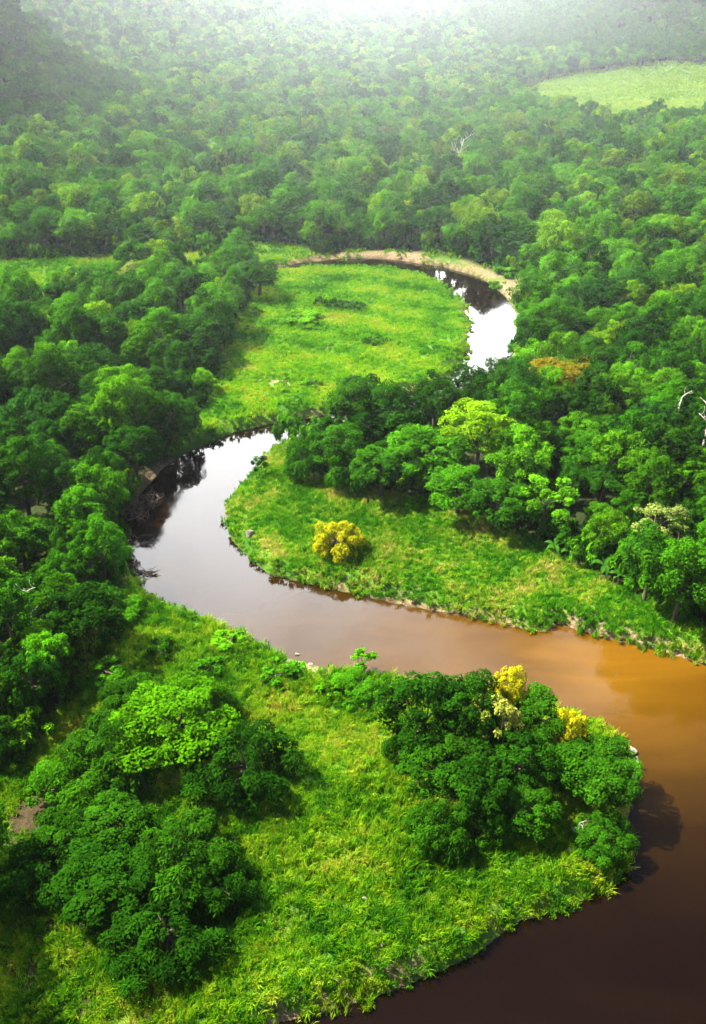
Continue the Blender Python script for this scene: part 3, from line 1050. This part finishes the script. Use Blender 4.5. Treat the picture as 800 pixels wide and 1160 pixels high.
mudm = np.clip(np.maximum(mudm, wet), 0, 1)
col = np.column_stack([turf, np.clip(sand, 0, 1), mudm, np.ones(len(gp))])
ca = gme.attributes.new('cover', 'FLOAT_COLOR', 'POINT')
ca.data.foreach_set('color', col.astype(np.float32).ravel())
tag(link("ground", gme), "forest floor, grassy banks and hills around the winding river", kind='structure')

# water: one level sheet a little below the banks
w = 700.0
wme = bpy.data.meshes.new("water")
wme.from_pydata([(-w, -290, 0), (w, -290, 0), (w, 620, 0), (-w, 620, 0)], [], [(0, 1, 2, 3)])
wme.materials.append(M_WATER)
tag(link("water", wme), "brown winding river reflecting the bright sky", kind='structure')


# ------------------------------------------------------------------ grass
def grass_patch(seed, half, n, h, wdt, material, lean=0.35):
    r = np.random.default_rng(seed)
    nt_ = max(6, n // 14)
    tc = r.uniform(-half, half, (nt_, 2))
    th = r.uniform(0.45, 1.25, nt_)
    tl = r.normal(0, lean, (nt_, 2))
    ttn = r.uniform(0, 1, nt_)
    pk = r.integers(0, nt_, n)
    b = np.column_stack([tc[pk] + r.normal(0, 0.22, (n, 2)), np.full(n, -0.05)])
    hh = h * th[pk] * r.uniform(0.6, 1.1, n)
    le = tl[pk] + r.normal(0, 0.35, (n, 2))
    ph = r.uniform(0, 2 * PI, n)
    s = np.column_stack([np.cos(ph), np.sin(ph), np.zeros(n)]) * (wdt * r.uniform(0.6, 1.3, n))[:, None]
    mid = b + np.column_stack([le * (hh * 0.35)[:, None], hh * 0.62])
    tip = b + np.column_stack([le * (hh * 0.95)[:, None], hh * 0.92])
    V = np.empty((n, 5, 3))
    V[:, 0], V[:, 1] = b - s / 2, b + s / 2
    V[:, 2], V[:, 3] = mid + s * 0.5, mid - s * 0.5
    V[:, 4] = tip
    base = (np.arange(n) * 5)[:, None]
    flat = np.concatenate([base + np.array([0, 1, 2, 3]), base + np.array([3, 2, 4])], 1).ravel()
    tot = np.tile([4, 3], n)
    return new_mesh("grass", V.reshape(-1, 3), flat, tot, material, np.repeat(np.clip(ttn[pk] + r.normal(0, .12, n), 0, 1), 2))


def sow(name, poly, step, half, n, h, wdt, material, label, dmin=0.7, seed=0, keep=None, nvar=4):
    lo, hi = poly.min(0), poly.max(0)
    Q = scatter(lo[0], hi[0], max(lo[1], 30), hi[1], step, 50 + seed, 0.4)
    Q = Q[np.abs(Q[:, 0]) < 0.55 * Q[:, 1] + 45]
    d = sdist(Q, RIVER)
    ok = (sdist(Q, poly) < 0.8) & (d > dmin - 0.6 + 2.2 * vnoise(Q[:, 0], Q[:, 1], 11, 7) ** 2)
    if keep is not None:
        ok &= keep(Q)
    Q, d = Q[ok], d[ok]
    z = ground(Q[:, 0], Q[:, 1], d)
    v = vnoise(Q[:, 0], Q[:, 1], 8, 21 + seed)
    s = 0.7 + 0.75 * v
    o = instancer(name, np.column_stack([Q, z]), rng.integers(0, nvar, len(Q)), np.stack([np.ones(len(Q)), np.ones(len(Q)), s * rng.uniform(.8, 1.2, len(Q))], -1),
                  rng.uniform(0, 6.28, len(Q)), [(grass_patch(800 + seed * 10 + i, half, n, h, wdt, material),) for i in range(nvar)], 0.02)
    tag(o, label, "grass", kind='stuff')
    return len(Q)


BARE = [(np.array(at(a, b, 1.2)), r_) for a, b, r_ in [(310, 437, 3), (345, 752, 3.2), (292, 788, 1.8), (35, 930, 4.5), (330, 742, 2.4), (362, 764, 1.6), (15, 1000, 2.5), (40, 1105, 1.8), (95, 1135, 1.2), (60, 1060, 1.3)]]


def not_bare(Q):
    ok = np.ones(len(Q), bool)
    r = np.random.default_rng(5)
    for c, rad in BARE:
        ok &= np.hypot(*(Q - c).T) > rad * r.uniform(0.6, 1.2, len(Q))
    return ok


n1 = sow("grass", MEADOW_FRONT, 1.7, 1.5, 210, 1.05, 0.11, M_GRASS_FRONT, "sunny yellow green grass covering the foreground peninsula", 0.0, 1, not_bare)
n2 = sow("grass", MEADOW_MID, 2.0, 1.7, 200, 1.0, 0.14, M_GRASS_MID, "bright green grass with straw streaks covering the point bar", 0.6, 2, not_bare)
n3 = sow("grass", MEADOW_UP, 3.2, 2.6, 230, 0.9, 0.24, M_GRASS_UP, "lush green grass covering the meadow inside the upper bend", 0.8, 3, not_bare)
n4 = sow("grass", GREEN_STRIP, 4.5, 3.2, 200, 1.2, 0.35, M_GRASS_UP, "strip of light grass on the far side of the left forest", 0.8, 4)


n6 = sow("grass", SAND_BEND, 4.5, 2.6, 120, 1.3, 0.26, M_GRASS_UP, "rough grass tufts on the sandy outer bank of the upper bend", 1.6, 6, lambda Q: (sdist(Q, SAND_FLAT) > 0.5) & (vnoise(Q[:, 0], Q[:, 1], 10, 44) > 0.35))


# the pale field far right: plants in a dense crop
def sow_field():
    Q = scatter(FIELD[:, 0].min(), FIELD[:, 0].max(), FIELD[:, 1].min(), FIELD[:, 1].max(), 12.0, 77, 0.3)
    Q = Q[(sdist(Q, FIELD) < 12 * rng.random(len(Q))) & (np.abs(Q[:, 0]) < 0.62 * Q[:, 1])]
    z = ground(Q[:, 0], Q[:, 1])
    o = instancer("crop", np.column_stack([Q, z]), rng.integers(0, 3, len(Q)), np.stack([np.ones(len(Q)), np.ones(len(Q)), rng.uniform(.5, 1.5, len(Q))], -1),
                  rng.uniform(0, 6.28, len(Q)), [(grass_patch(990 + i, 8.5, 260, 2.4, 0.9, M_CROP),) for i in range(3)], 0.01)
    tag(o, "pale green even crop growing on the far right field", "crop", kind='stuff')
    return len(Q)


n5 = sow_field()
print("instances", len(Pr), len(Pf), n1, n2, n3, n4, n5)


# ------------------------------------------------------------------ bare trees
def bare_tree(name, x, y, height, label, seed, bark, spread=0.35, nb=6):
    r = np.random.default_rng(seed)
    z = float(ground([x], [y])[0])
    root = tag(empty(name, (x, y, z)), label, 'tree')
    top = np.array([r.normal(0, 0.4), r.normal(0, 0.4), height * 0.86])
    path = bow(r, (0, 0, -0.5), top, 7, 0.03)
    link("trunk", tubes_mesh("trunk", [tube(path, np.linspace(0.024 * height, 0.007 * height, 7), 7)], bark), root)
    for i in range(nb):
        t = r.uniform(0.5, 1.0) if i else 1.0
        p = path[int(t * 6)]
        ph = i * 2.4 + r.uniform(-.4, .4)
        L = height * spread * r.uniform(0.6, 1.1)
        e = p + np.array([math.cos(ph) * L * 0.75, math.sin(ph) * L * 0.75, L * r.uniform(0.45, 0.8)])
        pb = bow(r, p, e, 5, 0.1)
        parts = [tube(pb, np.linspace(0.008 * height, 0.002 * height, 5), 5)]
        for j in range(3):
            q = pb[1 + j]
            e2 = q + r.normal(0, 1, 3) * L * 0.25 + np.array([0, 0, L * 0.22])
            parts.append(tube(bow(r, q, e2, 4, 0.1), np.linspace(0.004 * height, 0.0012 * height, 4), 4))
        link("branch", tubes_mesh("branch", parts, bark), root)
    return root


x, y = at(46, 748, 1.5)
bare_tree('bare_tree', x, y, 17, "pale leafless tree with a forked top at the lower edge of the left forest", 5, M_PALE, 0.28, 7)
x, y = at(10, 775, 1.5)
bare_tree('bare_tree', x, y, 11, "thin pale stem near the left rim beside the lower forest", 9, M_PALE, 0.2, 4)
x, y = at(522, 205, 1.5)
bare_tree('bare_tree', x, y, 26, "white dead tree with open branches above the far canopy", 6, M_PALE, 0.34, 8)
x, y = at(790, 535, 1.5)
bare_tree('bare_tree', x, y, 24, "grey dead trunk poking out of the right forest canopy", 7, M_PALE, 0.22, 5)
x, y = at(760, 520, 1.5)
bare_tree('bare_tree', x, y, 20, "slim dead stem left of the grey dead trunk in the right forest", 8, M_PALE, 0.18, 4)
x, y = at(652, 960, 1.2)
bare_tree('bare_tree', x, y, 4.5, "small bleached dead tree on the bank between the bush and the clump", 12, M_PALE, 0.4, 5)


# ------------------------------------------------------------------ banana plants at the edge of the right forest
def frond_mesh(r, L, W, droop):
    n = 7
    t = np.linspace(0, 1, n)
    x = L * t * (1 - 0.25 * t)
    z = L * (0.75 * t - droop * t * t)
    wd = W * np.sin(np.clip(t * 1.05 + 0.06, 0, 1) * PI) ** 0.6
    V = []
    for i in range(n):
        V += [(x[i], -wd[i] / 2, z[i] + 0.12 * wd[i]), (x[i], 0, z[i]), (x[i], wd[i] / 2, z[i] + 0.12 * wd[i])]
    F = []
    for i in range(n - 1):
        a = i * 3
        F += [a, a + 1, a + 4, a + 3, a + 1, a + 2, a + 5, a + 4]
    return new_mesh("frond", np.array(V), F, np.full((n - 1) * 2, 4), M_LEAF, np.full((n - 1) * 2, 0.7))


rb = np.random.default_rng(3)
FRONDS = [frond_mesh(rb, 3.4, 0.85, 0.7), frond_mesh(rb, 3.9, 0.8, 0.95), frond_mesh(rb, 2.8, 0.75, 0.5)]
STEM = tubes_mesh("stem", [tube([(0, 0, -0.3), (0.05, 0, 0.8), (0.03, 0.02, 1.8)], [0.2, 0.17, 0.1], 8)], M_BRUSH)
for i, (px, py, s, lab) in enumerate([(628, 628, 1.05, "banana plant with long arching leaves left of the other banana plants"),
                                      (645, 634, 0.9, "small banana plant just right of the leftmost banana plant"),
                                      (683, 652, 1.2, "largest banana plant with spread leaves above the brown soil streak"),
                                      (700, 662, 0.95, "banana plant at the right end against the right forest")]):
    x, y = at(px, py, 1.5)
    root = tag(empty('banana_plant', (x, y, float(ground([x], [y])[0])), rb.uniform(0, 6), (s, s, s)), lab, 'plant', "banana plants on the forest edge")
    link("stem", STEM, root)
    for j in range(9):
        fo = link("frond", FRONDS[j % 3], root)
        fo.location = (0, 0, 1.7)
        fo.rotation_euler = (rb.normal(0, .12), rb.normal(0, .2), j * 2.4 + rb.normal(0, .2))
        fo.color = (0.024, 0.095, 0.014, 0.0)


# ------------------------------------------------------------------ stones, driftwood and dead brush
def stone(name, x, y, z, s, seed, label, material=M_ROCK, flat=0.6, cat='stone', group=None):
    r = np.random.default_rng(seed)
    import bmesh
    bm = bmesh.new()
    bmesh.ops.create_icosphere(bm, subdivisions=3, radius=1.0)
    pl = unit(r.normal(size=(9, 3)))
    cut = r.uniform(0.42, 0.85, 9)
    for v in bm.verts:
        p = np.array(v.co)
        for a, c in zip(pl, cut):
            dd = p @ a - c
            if dd > 0:
                p = p - a * dd * 0.9
        p = p * (1 + 0.05 * math.sin(9 * p[0] + seed) * math.sin(7 * p[1]))
        v.co = (p[0] * s[0], p[1] * s[1], p[2] * s[2] * flat)
    me = bpy.data.meshes.new(name)
    bm.to_mesh(me)
    bm.free()
    me.materials.append(material)
    o = link(name, me)
    o.location = (x, y, z)
    o.rotation_euler = (0, 0, r.uniform(0, 6))
    tag(o, label, cat, group)
    return o


def on_ground(px, py, z0=1.0):
    x, y = at(px, py, z0)
    z = float(ground([x], [y])[0])
    x, y = at(px, py, z)
    return x, y, max(0.0, float(ground([x], [y])[0]))


x, y, z = on_ground(283, 606)
stone('stone', x, y, z + .5, (0.8, 1.3, 1.9), 17, "white upright boulder in the grass near the tip of the point bar")
x, y, z = on_ground(712, 850, .3)
stone('stone', x, y, z + .2, (1.3, 1.9, 0.8), 5, "pale boulder at the water's edge beside the overhanging tree")
x, y, z = on_ground(720, 862, .2)
stone('stone', x, y, z + .1, (0.7, 1.1, 0.5), 6, "small pale rock in the water right of the pale boulder")
for i, (px, py, s, lab) in enumerate([(414, 1019, .5, "white stone in the grass above the dark water of the lower bank"), (646, 964, .7, "tall pale rock beside the dark low bush"), (651, 935, .55, "small pale rock under the overhanging tree"),
                                      (170, 1154, .6, "white stone at the very bottom of the brown grass"), (352, 752, .5, "light stone on the eroded bank below the purple water"), (337, 742, .45, "small light stone at the upper end of the eroded bank"), (375, 768, .5, "light stone where the eroded bank meets the green bush"),
                                      (432, 1072, .35, "tiny pale stone in grass above the dark water"), (606, 1020, .55, "pale stone in the grass above the lower river bend")]):
    x, y, z = on_ground(px, py)
    stone('stone', x, y, z + .2, (s * .7, s * 1.0, s * .8), 20 + i, lab)


def tangle(name, x, y, z, rx, ry, hz, n, seed, label, material, cat, thick=0.09):
    r = np.random.default_rng(seed)
    parts = []
    for i in range(n):
        a = np.array([r.normal(0, rx * .45), r.normal(0, ry * .45), r.uniform(-0.2, hz * 0.5)])
        ph = r.uniform(0, 2 * PI)
        L = r.uniform(0.6, 1.9) * max(rx, ry) * 0.45
        b = a + np.array([math.cos(ph) * L, math.sin(ph) * L * ry / rx, r.uniform(-.2, hz)])
        k = r.uniform(.5, 1.4)
        parts.append(tube(bow(r, a, b, 5, 0.14), np.linspace(thick * k, thick * .25, 5), 5))
    o = link(name, tubes_mesh(name, parts, material))
    o.location = (x, y, z)
    return tag(o, label, cat)


x, y = at(163, 649, 0)
tangle('driftwood', x, y, 0, 3.4, 1.7, 0.8, 40, 1, "dark tangle of driftwood stuck in the shallow water by the left bank", M_DRIFT, 'driftwood', 0.13)
x, y = at(168, 612, 0)
tangle('driftwood', x, y, 0, 2.8, 2.2, 0.7, 26, 2, "thin dark branches drowned in the water under the left bank", M_DRIFT, 'driftwood')
x, y, z = on_ground(155, 586, .5)
tangle('dead_brush', x, y, z, 4.0, 5.0, 2.4, 90, 3, "brown heap of dead brush on the steep left bank", M_BRUSH, 'brush', 0.11)
x, y, z = on_ground(140, 612, .5)
tangle('dead_brush', x, y, z, 2.6, 3.4, 1.6, 45, 4, "smaller brown heap of dead sticks below the large brush heap", M_BRUSH, 'brush', 0.1)
x, y, z = on_ground(596, 335, 1)
tangle('dead_brush', x, y, z, 6, 7, 1.5, 60, 5, "bleached fallen branches on the sandy bank of the upper bend", M_PALE, 'brush', 0.16)
x, y, z = on_ground(122, 572, 1)
stone('stone', x, y, z + .3, (2.0, 2.6, 1.2), 44, "pale slab of bare rock among the trees of the shaded left bank")

# ------------------------------------------------------------------ light and air
ADDED_CLOUD = 100.0
ADDED_GLARE = 800.0
SUN_EL, SUN_AZ = math.radians(50), math.radians(-72)      # azimuth from +Y towards +X
world = bpy.data.worlds.new("World")
scene.world = world
world.use_nodes = True
wn = world.node_tree
wn.nodes.clear()
sky = wn.nodes.new('ShaderNodeTexSky')
sky.sky_type = 'NISHITA'
sky.sun_disc = False
sky.sun_elevation = SUN_EL
sky.sun_rotation = SUN_AZ
sky.air_density = 0.7
sky.dust_density = 1.0
sky.ozone_density = 1.0
bg = wn.nodes.new('ShaderNodeBackground')
bg.inputs['Strength'].default_value = 0.05
wo = wn.nodes.new('ShaderNodeOutputWorld')
# bright cloud bank added low ahead to whiten the water, broken by noise
wc = wn.nodes.new('ShaderNodeTexCoord')
dp = wn.nodes.new('ShaderNodeVectorMath')
dp.operation = 'DOT_PRODUCT'
dp.inputs[1].default_value = (math.sin(math.radians(-3)) * math.cos(math.radians(24)), math.cos(math.radians(-3)) * math.cos(math.radians(24)), math.sin(math.radians(24)))
wn.links.new(wc.outputs['Generated'], dp.inputs[0])
cn = wn.nodes.new('ShaderNodeTexNoise')
cn.inputs['Scale'].default_value = 3.5
cn.inputs['Detail'].default_value = 6
wn.links.new(wc.outputs['Generated'], cn.inputs['Vector'])
ca1 = mathn(wn, 'ADD', dp.outputs['Value'], mathn(wn, 'MULTIPLY', mathn(wn, 'SUBTRACT', cn.outputs['Fac'], 0.5), 0.22))
mr = wn.nodes.new('ShaderNodeMapRange')
mr.interpolation_type = 'SMOOTHSTEP'
mr.inputs['From Min'].default_value = 0.895
mr.inputs['From Max'].default_value = 0.985
wn.links.new(ca1, mr.inputs['Value'])
skc = mixc(wn, mr.outputs[0], sky.outputs[0], (ADDED_CLOUD * 1.0, ADDED_CLOUD * 0.99, ADDED_CLOUD * 0.99))
# brighter core added above the hills to make the haze glow
dp2 = wn.nodes.new('ShaderNodeVectorMath')
dp2.operation = 'DOT_PRODUCT'
dp2.inputs[1].default_value = (math.sin(math.radians(1.5)) * math.cos(math.radians(13)), math.cos(math.radians(1.5)) * math.cos(math.radians(13)), math.sin(math.radians(13)))
wn.links.new(wc.outputs['Generated'], dp2.inputs[0])
mr2 = wn.nodes.new('ShaderNodeMapRange')
mr2.interpolation_type = 'SMOOTHSTEP'
mr2.inputs['From Min'].default_value = 0.985
mr2.inputs['From Max'].default_value = 0.9975
wn.links.new(dp2.outputs['Value'], mr2.inputs['Value'])
skc = mixc(wn, mr2.outputs[0], skc, (ADDED_GLARE, ADDED_GLARE * 0.985, ADDED_GLARE * 0.92))
wn.links.new(skc, bg.inputs[0])
wn.links.new(bg.outputs[0], wo.inputs[0])

sd = bpy.data.lights.new("sun", 'SUN')
sd.energy = 5.0
sd.angle = math.radians(0.6)
sd.color = (1.0, 0.93, 0.80)
sun = bpy.data.objects.new("sun", sd)
C.objects.link(sun)
dirv = Vector((-math.sin(SUN_AZ) * math.cos(SUN_EL), -math.cos(SUN_AZ) * math.cos(SUN_EL), -math.sin(SUN_EL)))
sun.rotation_euler = dirv.to_track_quat('-Z', 'Y').to_euler()
sun.location = (0, 0, 400)

# haze: one closed box of thin even air round everything
hm, hnt, _, hl = mat("thin haze")
pv = N(hnt, 'ShaderNodeVolumePrincipled')
pv.inputs['Color'].default_value = (0.88, 0.95, 1.0, 1)
pv.inputs['Density'].default_value = 0.00014
pv.inputs['Anisotropy'].default_value = 0.86
ho = N(hnt, 'ShaderNodeOutputMaterial')
hl.new(pv.outputs[0], ho.inputs['Volume'])
hx, hy0, hy1, hz0, hz1 = 5200, -420, 6300, -6, 460
hb = bpy.data.meshes.new("haze")
hb.from_pydata([(-hx, hy0, hz0), (hx, hy0, hz0), (hx, hy1, hz0), (-hx, hy1, hz0), (-hx, hy0, hz1), (hx, hy0, hz1), (hx, hy1, hz1), (-hx, hy1, hz1)], [],
               [(3, 2, 1, 0), (4, 5, 6, 7), (0, 1, 5, 4), (1, 2, 6, 5), (2, 3, 7, 6), (3, 0, 4, 7)])
hb.materials.append(hm)
tag(link("haze", hb), "sunlit haze brightening towards the far hills", kind='stuff')

# ------------------------------------------------------------------ render settings
scene.render.engine = 'CYCLES'
cy_ = scene.cycles
cy_.max_bounces = 6
cy_.diffuse_bounces = 3
cy_.glossy_bounces = 3
cy_.transmission_bounces = 4
cy_.volume_bounces = 0
cy_.transparent_max_bounces = 4
cy_.sample_clamp_indirect = 6.0
cy_.use_adaptive_sampling = True
cy_.adaptive_threshold = 0.01
cy_.use_denoising = True
cy_.denoiser = 'OPENIMAGEDENOISE'
cy_.denoising_input_passes = 'RGB_ALBEDO_NORMAL'
scene.view_settings.view_transform = 'Standard'
scene.view_settings.look = 'None'
scene.view_settings.gamma = 1.0
scene.view_settings.use_curve_mapping = False
scene.view_settings.exposure = 1.73
